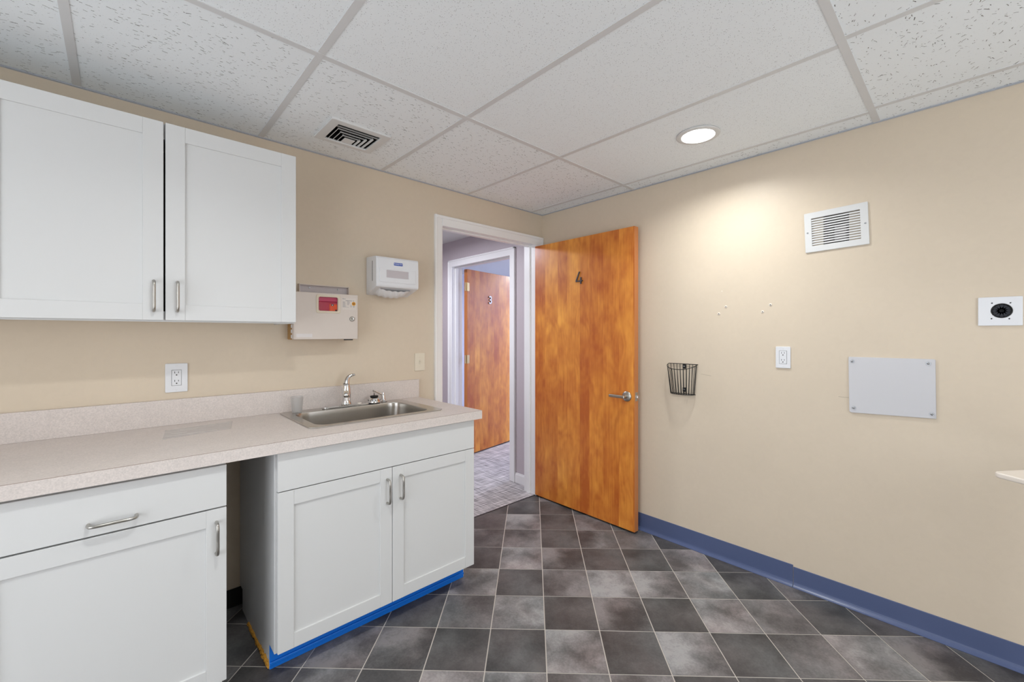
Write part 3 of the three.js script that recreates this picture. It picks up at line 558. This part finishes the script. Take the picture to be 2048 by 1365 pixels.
// ---------------------------------------------------------------- outlets and switch
function outletShape(t, w, h) {                              // built in (x, y) with the plate growing along +z
  const s = rrect(-w / 2, w / 2, -h / 2, h / 2, 0.004); s.holes.push(rrect(-0.0175, 0.0175, -0.0345, 0.0345, 0.001, THREE.Path));
  const P = [];
  P.push(['plate', ext(s, 0.0055, 0.0018, 2), M.whitePlastic]);
  P.push(['gap_shadow_frame', ext(rrect(-0.0175, 0.0175, -0.0345, 0.0345, 0.001), 0.001), M.slot]);
  const slots = []; for (const c of [0.0185, -0.0185]) { slots.push(bx(-0.0075, -0.0055, c + 0.001, c + 0.0095, 0.001, 0.0066), bx(0.0055, 0.0075, c + 0.002, c + 0.009, 0.001, 0.0066), new THREE.CylinderGeometry(0.0028, 0.0028, 0.0056, 12).rotateX(Math.PI / 2).translate(0, c - 0.006, 0.0038)); }
  P.push(['receptacle', ext(rrect(-0.0166, 0.0166, -0.0336, 0.0336, 0.001), 0.0062, 0.0008, 1), M.whitePlastic]);
  P.push(['slots', merge(slots), M.slot]);
  for (const q of [1, -1]) P.push(['plate_screw', screwHead(0.003, 0.0012).rotateX(Math.PI / 2).translate(0, q * (h / 2 - 0.010), 0.0053), M.whitePlastic]);
  for (const [n, g, m] of P) part(n.replace('gap_shadow_frame', 'inset'), g, m, t);
}
{
  const t = thing('wall_outlet', 'white double outlet plate above the backsplash', 'outlet', [-2.3715, 1.111, 0.0005]); outletShape(t, 0.079, 0.127);
  const t2 = thing('wall_outlet', 'white double outlet plate on the right wall above the baseboard', 'outlet', [-0.0005, 1.182, 1.729]); t2.rotation.y = -Math.PI / 2; outletShape(t2, 0.068, 0.113);
  const t3 = thing('light_switch', 'ivory light switch plate beside the door casing', 'switch', [-1.147, 1.126, 0.0005]);
  part('plate', ext(rrect(-0.036, 0.036, -0.056, 0.056, 0.003), 0.005, 0.0016, 2), M.ivory, t3);
  part('toggle', merge([bx(-0.005, 0.005, -0.012, 0.012, 0.004, 0.0058), bx(-0.0035, 0.0035, 0.001, 0.009, 0.005, 0.017, 0.0015)]), M.ivory, t3);
  part('toggle_recess', bx(-0.0056, 0.0056, -0.0126, 0.0126, 0.0045, 0.0053), std({ color: 0x8d8474, roughness: 0.7 }), t3);
  part('plate_screw', screwHead(0.0032, 0.0014).rotateX(Math.PI / 2).translate(0, 0.030, 0.0048), M.ivory, t3); part('plate_screw', screwHead(0.0032, 0.0014).rotateX(Math.PI / 2).translate(0, -0.030, 0.0048), M.ivory, t3);
}

// ---------------------------------------------------------------- paper towel dispenser
{
  const t = thing('towel_dispenser', 'white paper towel dispenser on the wall left of the doorway', 'dispenser', [-1.366, 0, 0.0005]);
  const body = poly([[0, 1.534], [0.118, 1.570], [0.1295, 1.574], [0.1335, 1.582], [0.1345, 1.66], [0.131, 1.735], [0.126, 1.7445], [0.112, 1.7475], [0, 1.752]]);
  const W = 0.134, g = ext(body, 2 * W, 0.004, 2).translate(0, 0, -W);
  g.applyMatrix4(new THREE.Matrix4().set(0, 0, 1, 0, 0, 1, 0, 0, 1, 0, 0, 0, 0, 0, 0, 1)); part('housing', fixNormals(g), M.whitePlastic, t);
  part('front_plate', ext((() => { const s = rrect(-0.116, 0.113, 1.600, 1.680, 0.004); s.holes.push(rrect(-0.074, 0.066, 1.6275, 1.670, 0.002, THREE.Path)); return s; })(), 0.003, 0.0012, 1).translate(0, 0, 0.1335), M.whitePlastic, t);
  part('level_window', bx(-0.074, 0.066, 1.6275, 1.670, 0.1335, 0.1347), M.grey, t, 'grey see-through slot');
  part('side_slot', bx(-W - 0.0008, -W + 0.002, 1.607, 1.722, 0.080, 0.0845), M.slot, t, 'narrow dark slot in the side');
  const lg = part('badge', ext(rrect(-0.028, 0.028, 1.701, 1.717, 0.004), 0.0015, 0.0005, 1).translate(0, 0, 0.1332), std({ color: 0x2c55b4, roughness: 0.4 }), t, 'small blue badge with white lettering');
  const tg = new TextGeometry('Kimberly-Clark', { font, size: 0.0064, depth: 0.0004, curveSegments: 3 }); tg.computeBoundingBox(); const bb = tg.boundingBox; tg.translate(-(bb.max.x + bb.min.x) / 2, 1.709 - (bb.max.y + bb.min.y) / 2, 0.1348); tg.scale(0.84, 1, 1);
  part('lettering', tg, M.whitePlastic, lg);
  // folded towel hanging out of the slot below
  const nx = 24, nz = 10, pos = [], idx = [];
  for (let j = 0; j <= nz; j++) for (let i = 0; i <= nx; i++) { const u = i / nx * 2 - 1, v = j / nz; const x = -0.004 + u * 0.100, z = 0.02 + v * 0.088, under = 1.535 + z / 0.118 * 0.036; const sag = 0.036 * Math.pow(Math.max(0, 1 - u * u), 0.55) * Math.pow(Math.sin(Math.PI * (0.12 + 0.76 * v)), 0.8) + 0.0022 * Math.sin(u * 17 + v * 5); pos.push(x, under - sag + 0.0015, z); }
  for (let j = 0; j < nz; j++) for (let i = 0; i < nx; i++) { const a = j * (nx + 1) + i, b = a + 1, c = a + nx + 1, d = c + 1; idx.push(a, b, c, b, d, c); }
  const pg = new THREE.BufferGeometry(); pg.setAttribute('position', new THREE.Float32BufferAttribute(pos, 3)); pg.setIndex(idx); pg.computeVertexNormals();
  part('paper_towel', pg, std({ color: 0xe9e8e8, roughness: 0.95, side: THREE.DoubleSide }), t, 'white folded towel hanging from the slot');
}
// ---------------------------------------------------------------- sharps container cabinet
{
  const t = thing('sharps_container', 'cream locking sharps disposal box with red window on the wall', 'sharps box');
  const x0 = -1.925, x1 = -1.6, y0 = 1.276, y1 = 1.517, z1 = 0.120;
  part('back_box', bx(x0 + 0.004, x1 - 0.004, y0, y1 - 0.004, 0.0008, 0.088, 0.003), M.tan, t, 'tan box body');
  const wz = [-1.819, -1.695, 1.413, 1.5095];
  const dr = group('door', t), s = rrect(x0, x1, y0 + 0.001, y1, 0.004); s.holes.push(rrect(-1.807, -1.707, 1.424, 1.498, 0.008, THREE.Path));
  part('door_panel', ext(s, 0.03, 0.003, 2).translate(0, 0, z1 - 0.03), M.cream, dr);
  const fr = rrect(wz[0], wz[1], wz[2], wz[3], 0.011); fr.holes.push(rrect(-1.806, -1.708, 1.425, 1.497, 0.008, THREE.Path));
  part('window_frame', ext(fr, 0.006, 0.0015, 1).translate(0, 0, z1 - 0.0035), std({ color: 0xd9cdb9, roughness: 0.45 }), dr, 'raised ivory window frame');
  part('inner_bin', bx(-1.812, -1.702, 1.418, 1.474, 0.0885, 0.106, 0.003), M.redPlastic, dr, 'dark red bin behind the window');
  part('bin_lid', bx(-1.812, -1.702, 1.474, 1.502, 0.0885, 0.109, 0.003), phy({ color: 0xb83a5c, roughness: 0.3 }), dr, 'pinkish red bin lid');
  part('warning_sticker', new THREE.PlaneGeometry(0.040, 0.040).translate(-1.728, 1.442, 0.1066), std({ roughness: 0.4, map: canvasTex(128, 128, (c, w, h) => { c.fillStyle = '#e2531c'; c.fillRect(0, 0, w, h); c.fillStyle = '#c9401a'; c.fillRect(0, 0, 22, h); c.fillStyle = '#171217'; c.fillRect(30, 0, 44, 30); c.fillStyle = '#fff'; c.beginPath(); c.arc(52, 15, 8, 0, 7); c.fill(); c.fillStyle = '#a83210'; for (let i = 0; i < 6; i++) c.fillRect(34, 46 + i * 13, 50 + (i * 17) % 30, 3); c.fillStyle = '#2a0e08'; c.beginPath(); c.arc(112, 104, 15, 0, 7); c.fill(); }) }), dr, 'orange sticker with black mark');
  // printed instructions and biohazard mark
  part('instruction_print', new THREE.PlaneGeometry(0.074, 0.062).translate(-1.647, 1.466, z1 + 0.0004), std({ roughness: 0.45, map: canvasTex(512, 432, (c, w, h) => {
    c.fillStyle = '#d9d0c8'; c.fillRect(0, 0, w, h); c.fillStyle = '#7c7676'; c.fillRect(6, 10, 26, 22); c.fillStyle = '#8f8a8a'; c.fillRect(38, 16, 80, 9); c.fillRect(6, 48, 110, 8);
    c.fillStyle = '#77737a'; for (let i = 0; i < 9; i++) c.fillRect(112 + i * 29, 80, 18 + (i * 7) % 8, 16); c.fillStyle = '#5f5b60'; c.fillRect(392, 74, 9, 34); c.fillRect(414, 74, 9, 34); c.fillStyle = '#77737a'; c.fillRect(110, 104, 240, 6);
    c.fillStyle = '#8d898d'; for (let i = 0; i < 12; i++) { c.fillRect(8, 128 + i * 17, 70 + (i * 37) % 70, 7); if (i < 8) c.fillRect(170, 120 + i * 18, 60 + (i * 53) % 60, 7); } c.fillRect(8, 330, 230, 8); c.fillRect(280, 300, 80, 8); c.fillRect(290, 320, 60, 8);
    c.strokeStyle = '#77555a'; c.lineWidth = 5; c.beginPath(); c.moveTo(318, 236); c.lineTo(342, 276); c.lineTo(294, 276); c.closePath(); c.stroke();
    const X = 418, Y = 200; c.fillStyle = '#e0a21c'; c.beginPath(); c.arc(X, Y, 72, 0, 7); c.fill(); c.strokeStyle = '#6b2a17'; c.lineWidth = 12;
    for (let k = 0; k < 3; k++) { const a = -Math.PI / 2 + k * 2 * Math.PI / 3; c.beginPath(); c.arc(X + Math.cos(a) * 28, Y + Math.sin(a) * 28, 25, a + 0.55, a + 2 * Math.PI - 0.55); c.stroke(); }
    c.lineWidth = 8; c.beginPath(); c.arc(X, Y, 27, 0, 7); c.stroke(); c.fillStyle = '#e0a21c'; c.beginPath(); c.arc(X, Y, 7, 0, 7); c.fill(); c.fillStyle = '#7f7b7f'; c.fillRect(378, 290, 84, 9); c.fillRect(390, 308, 60, 9); c.fillRect(396, 325, 48, 9);
  }) }), dr, 'printed instructions with biohazard mark');
  part('name_strip', bx(x0 + 0.012, x0 + 0.088, y0 + 0.012, y0 + 0.030, z1 - 0.001, z1 + 0.0008, 0.0005), std({ color: 0xdcd6d4, roughness: 0.4 }), dr, 'blank pale label strip');
  const lk = group('lock', t, [-1.633, 1.386, z1]); part('cylinder', lathe([[0.0001, 0.004], [0.008, 0.004], [0.009, 0.006], [0.0125, 0.005], [0.013, 0], [0.0001, 0]], 28).rotateX(Math.PI / 2), M.nickel, lk); part('keyway', bx(-0.005, 0.005, -0.0014, 0.0014, 0.0035, 0.0048), M.slot, lk);
  const hg = []; for (let i = 0; i < 9; i++) hg.push(new THREE.CylinderGeometry(0.003, 0.003, 0.017, 8).translate(x0 - 0.001, y0 + 0.016 + i * 0.026, 0.0895)); part('piano_hinge', merge(hg), M.whitePaintMetal, t, 'white piano hinge down the left edge');
  part('bottom_catch', bx(-1.668, -1.625, y0 - 0.005, y0 + 0.001, 0.095, 0.114, 0.001), M.slot, t);
  const b = group('bracket', t); b.userData.label = 'grey wall bracket rising above the box';
  part('back_plate', bx(-1.868, -1.614, 1.49, 1.566, 0.0008, 0.004), M.grey, b); part('top_flange', bx(-1.868, -1.614, 1.564, 1.568, 0.0008, 0.020), M.cream, b);
  part('side_flange', bx(-1.871, -1.868, 1.49, 1.568, 0.0008, 0.026), M.cream, b); part('side_flange', bx(-1.614, -1.611, 1.49, 1.568, 0.0008, 0.026), M.cream, b);
  for (const x of [-1.815, -1.665]) part('bracket_screw', screwHead(0.005, 0.002).rotateX(Math.PI / 2).translate(x, 1.552, 0.004), M.zinc, b);
}
// ---------------------------------------------------------------- ceiling diffuser
{
  const t = thing('air_diffuser', 'white square ceiling air diffuser with stepped louvres', 'vent'), D = DIFF, y = CEIL;
  const s = rrect(D.x0 - 0.036, D.x1 + 0.030, D.z0 - 0.024, D.z1 + 0.030, 0.008); s.holes.push(rrect(D.x0 + 0.006, D.x1 - 0.006, D.z0 + 0.006, D.z1 - 0.006, 0.008, THREE.Path));
  part('frame', metreUV(flat(ext(s, 0.010, 0.0025, 2)).translate(0, y + 0.0035, 0)), M.whitePaintMetal, t);
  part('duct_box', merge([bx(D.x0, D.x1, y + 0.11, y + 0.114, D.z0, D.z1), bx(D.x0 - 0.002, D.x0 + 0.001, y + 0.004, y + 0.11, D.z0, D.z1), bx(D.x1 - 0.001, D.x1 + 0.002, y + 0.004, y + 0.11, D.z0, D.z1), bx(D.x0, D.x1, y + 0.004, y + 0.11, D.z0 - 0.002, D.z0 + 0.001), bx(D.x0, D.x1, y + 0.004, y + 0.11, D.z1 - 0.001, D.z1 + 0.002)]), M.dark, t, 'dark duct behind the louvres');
  const blade = (len, ax) => { const p = poly([[-0.0005, -0.003], [0.0024, -0.003], [0.0065, 0.0042], [0.0045, 0.0048]]); return ext(p, len); };
  // straight blades along x, leaning towards the room
  const alongX = (x0, x1, z) => { const g = blade(x1 - x0); return g.rotateY(Math.PI / 2).translate(x0, y, z); };
  const alongZ = (z0, z1, x, dir) => { const g = blade(z1 - z0); if (dir > 0) { g.scale(-1, 1, 1); return fixNormals(g).translate(x, y, z0); } return g.translate(x, y, z0); };
  const cx = (D.x0 + D.x1) / 2, hw = (D.x1 - D.x0) / 2 - 0.004, zb = D.z0 + 0.006;
  for (const z of [0.412, 0.389]) part('louvre', alongX(cx - hw, cx + hw, z), M.whitePaintMetal, t);
  [[0.366, 0.088], [0.338, 0.066], [0.311, 0.045]].forEach(([z, w]) => { part('louvre', merge([alongX(cx - w, cx + w, z), alongZ(zb, z, cx - w, -1), alongZ(zb, z, cx + w, 1)]), M.whitePaintMetal, t); });
  const wd = new THREE.ConeGeometry(0.032, 0.02, 4).rotateY(Math.PI / 4).scale(1, -1, 1.5); part('centre_plate', merge([bx(cx - 0.026, cx + 0.026, y - 0.002, y + 0.001, zb, 0.290, 0.001)]), M.whitePaintMetal, t);
}
// ---------------------------------------------------------------- wall grille
{
  const t = thing('air_grille', 'white louvred return air grille high on the right wall', 'vent', [-0.0005, VENT.y, VENT.z]); t.rotation.set(0, 0, 0);
  const inner = group('frame_assembly', t); inner.rotation.x = -VENT.tilt * -1;
  const W = 0.1255, H = 0.0995, w = 0.0955, h = 0.069;
  const s = rrect(-W, W, -H, H, 0.003); s.holes.push(rrect(-w, w, -h, h, 0.002, THREE.Path));
  part('frame', onRight(ext(s, 0.007, 0.002, 2)), M.whitePaintMetal, inner);
  for (let i = 0; i < 11; i++) { const yc = -h + 0.0048 + 0.00365 + i * 0.0121; part('slat', (() => { const g = onRight(ext(rrect(-w - 0.001, w + 0.001, -0.00365, 0.00365, 0.0012), 0.0022, 0.0005, 1)); return g.translate(-0.0025, yc, 0); })(), M.whitePaintMetal, inner); }
  for (const z of [-0.113, 0.1135]) part('screw', screwHead(0.004, 0.002).rotateZ(Math.PI / 2).translate(-0.007, 0, z), M.zinc, inner);
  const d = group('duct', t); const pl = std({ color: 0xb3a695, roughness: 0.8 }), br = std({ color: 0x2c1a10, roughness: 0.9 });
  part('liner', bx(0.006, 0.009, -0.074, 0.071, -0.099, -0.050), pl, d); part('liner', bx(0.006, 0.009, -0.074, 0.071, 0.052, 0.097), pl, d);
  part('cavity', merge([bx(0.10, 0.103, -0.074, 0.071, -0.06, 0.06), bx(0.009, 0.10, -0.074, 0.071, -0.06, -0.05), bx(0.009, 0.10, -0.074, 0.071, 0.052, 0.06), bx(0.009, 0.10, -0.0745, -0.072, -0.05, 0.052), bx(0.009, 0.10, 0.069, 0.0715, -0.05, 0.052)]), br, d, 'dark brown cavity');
  part('inner_fan_cover', bx(0.012, 0.03, -0.06, 0.018, -0.006, 0.038, 0.004), std({ color: 0x9a9296, roughness: 0.6 }), d);
}
// ---------------------------------------------------------------- cable plate, blank board, anchors, basket
{
  const t = thing('cable_plate', 'white wall plate with round black cable opening at the right edge', 'wall plate', [-0.0005, 1.395, 2.4765]); const k = 0.0;
  const s = rrect(-0.0585, 0.0585, -0.057, 0.057, 0.003); s.holes.push(circle(0.0045, 0.002, 0.0285, THREE.Path)); for (const [a, b] of [[-0.021, 0.033], [0.027, 0.032], [-0.022, -0.029], [0.024, -0.03]]) s.holes.push(circle(a, b, 0.0022, THREE.Path));
  part('plate', onRight(ext(s, 0.006, 0.0018, 2)), M.whitePlastic, t);
  part('hole_backing', onRight(ext(rrect(-0.03, 0.034, -0.036, 0.038, 0.002), 0.0006)), M.dark, t);
  part('grommet', lathe([[0.0285, 0.0005], [0.0285, 0.0064], [0.027, 0.007], [0.0245, 0.005], [0.0245, 0.0005]], 36).rotateZ(Math.PI / 2).translate(0, 0.002, 0.0045), M.blackRubber, t, 'black round grommet');
  const br = []; for (let i = 0; i < 12; i++) { const a = i / 12 * Math.PI * 2; br.push(new THREE.BoxGeometry(0.002, 0.019, 0.010).translate(0, 0.015, 0).rotateX(a).translate(-0.0025, 0.002, 0.0045)); } part('flaps', merge(br), std({ color: 0x1a1d26, roughness: 0.6 }), t, 'dark rubber flaps');
}
{
  const t = thing('blank_panel', 'blank white board screwed to the right wall by four corners', 'board');
  const g = onRight(ext(poly([[2.003, 1.196], [2.001, 1.19], [2.0045, 0.937], [2.011, 0.9315], [2.298, 0.9425], [2.2985, 0.9435], [2.296, 1.194], [2.292, 1.197]].reverse()), 0.006, 0.0012, 1)); part('panel', g.translate(-0.0005, 0, 0), phy({ color: 0xcfced1, roughness: 0.4 }), t);
  for (const [z, y] of [[2.0155, 1.175], [2.274, 1.178], [2.021, 0.955], [2.285, 0.961]]) { const sc = group('screw', t, [-0.0065, y, z]); part('washer', new THREE.CylinderGeometry(0.0085, 0.009, 0.0014, 20).rotateZ(Math.PI / 2).translate(-0.0007, 0, 0), M.zinc, sc); part('screw_head', lathe([[0.0001, 0.004], [0.003, 0.0036], [0.0052, 0.0014], [0.0052, 0]], 16).rotateZ(Math.PI / 2).translate(-0.0012, 0, 0), M.zinc, sc); }
}
[[1.442, 1.461, 'right-hand wall anchor of the left pair on the right wall'], [1.403, 1.422, 'left-hand wall anchor of the left pair, above the wire basket'], [1.669, 1.461, 'right-hand wall anchor of the right pair, above the outlet'], [1.631, 1.425, 'left-hand wall anchor of the right pair on the right wall']].forEach(([z, y, l]) => {
  const t = thing('wall_anchor', l, 'wall anchor', [-0.0005, y, z], 'empty screw anchors in the right wall');
  part('collar', lathe([[0.0028, 0.0022], [0.0042, 0.0028], [0.0072, 0.0012], [0.0076, 0], [0.0028, 0]], 24).rotateZ(Math.PI / 2), M.bone, t); part('hole', new THREE.CylinderGeometry(0.003, 0.003, 0.0012, 14).rotateZ(Math.PI / 2).translate(-0.0006, 0, 0), M.slot, t);
});
{
  const t = thing('wire_basket', 'small black wire basket mounted on the right wall', 'basket', [0, 0, 1.192]);
  const R1 = 0.0016, yt = 1.122, yb = 0.937, n = 15;
  // rim: straight at the wall, bowed out and dipping in front; the foot is the same outline, smaller
  const rimF = s => { const a = Math.PI * s; return [-0.006 - 0.078 * Math.pow(Math.sin(a), 0.75), yt - 0.002 - 0.030 * Math.pow(Math.sin(a), 1.0), -0.091 * Math.cos(a)]; };
  const botF = s => { const a = Math.PI * s; return [-0.006 - 0.058 * Math.pow(Math.sin(a), 0.75), yb, -0.074 * Math.cos(a) + 0.002]; };
  const pts = f => Array.from({ length: 21 }, (_, i) => f(i / 20));
  part('rim_wire', merge([tube(pts(rimF), 0.0021, 50, 8), rod([-0.006, yt - 0.002, -0.091], [-0.006, yt - 0.002, 0.091], 0.0021)]), M.blackWire, t);
  part('foot_wire', merge([tube(pts(botF), 0.0021, 50, 8), rod([-0.006, yb, -0.072], [-0.006, yb, 0.076], 0.0021)]), M.blackWire, t);
  for (let i = 0; i < n; i++) { const s = 0.04 + 0.92 * i / (n - 1), a = rimF(s), b = botF(s); part('wire', rod(a, b, R1), M.blackWire, t); }
  for (let i = 0; i < 9; i++) { const z = -0.080 + i * 0.020; part('wire', rod([-0.006, yt - 0.002, z], [-0.006, yb, z * 0.8 + 0.002], R1), M.blackWire, t); }
  for (let i = 1; i < 10; i++) { const z = -0.07 + i * 0.0145, d = botF(Math.acos(clamp(-(z - 0.002) / 0.074, -1, 1)) / Math.PI); part('wire', rod([-0.006, yb, z], [d[0], yb, z], R1), M.blackWire, t); }
  for (const y of [1.105, 0.962]) { const b = group('mounting_tab', t); part('tab', bx(-0.0062, -0.0008, y - 0.013, y + 0.013, -0.003, 0.0155, 0.001), M.blackWire, b); part('screw_head', lathe([[0.0001, 0.003], [0.003, 0.0025], [0.0045, 0]], 14).rotateZ(Math.PI / 2).translate(-0.0062, y, 0.006), M.zinc, b); }
}
// ---------------------------------------------------------------- table whose corner shows at the right edge
{
  const a = new THREE.Vector2(0.81, 0.58).normalize(), t = thing('side_table', 'white tabletop corner jutting in at the right edge', 'table', [-0.437, 0, 2.444]);
  t.rotation.y = -Math.atan2(a.y, a.x);
  part('tabletop', flat(ext(rrect(0, 0.42, 0, 0.62, 0.022), 0.018, 0.005, 3)).translate(0, 0.85, 0), M.bone, t);
  part('column', new THREE.CylinderGeometry(0.025, 0.025, 0.80, 24).translate(0.21, 0.432, 0.36), M.whitePaintMetal, t);
  part('foot', merge([bx(0.18, 0.24, 0.001, 0.032, 0.06, 0.60, 0.01), bx(0.04, 0.38, 0.001, 0.032, 0.33, 0.39, 0.01)]), M.whitePaintMetal, t);
}
scene.traverse(o => { if (o.isMesh) { o.castShadow = o.name !== 'lens' && o.name !== 'diffuser'; o.receiveShadow = true; } });
renderer.render(scene, camera);
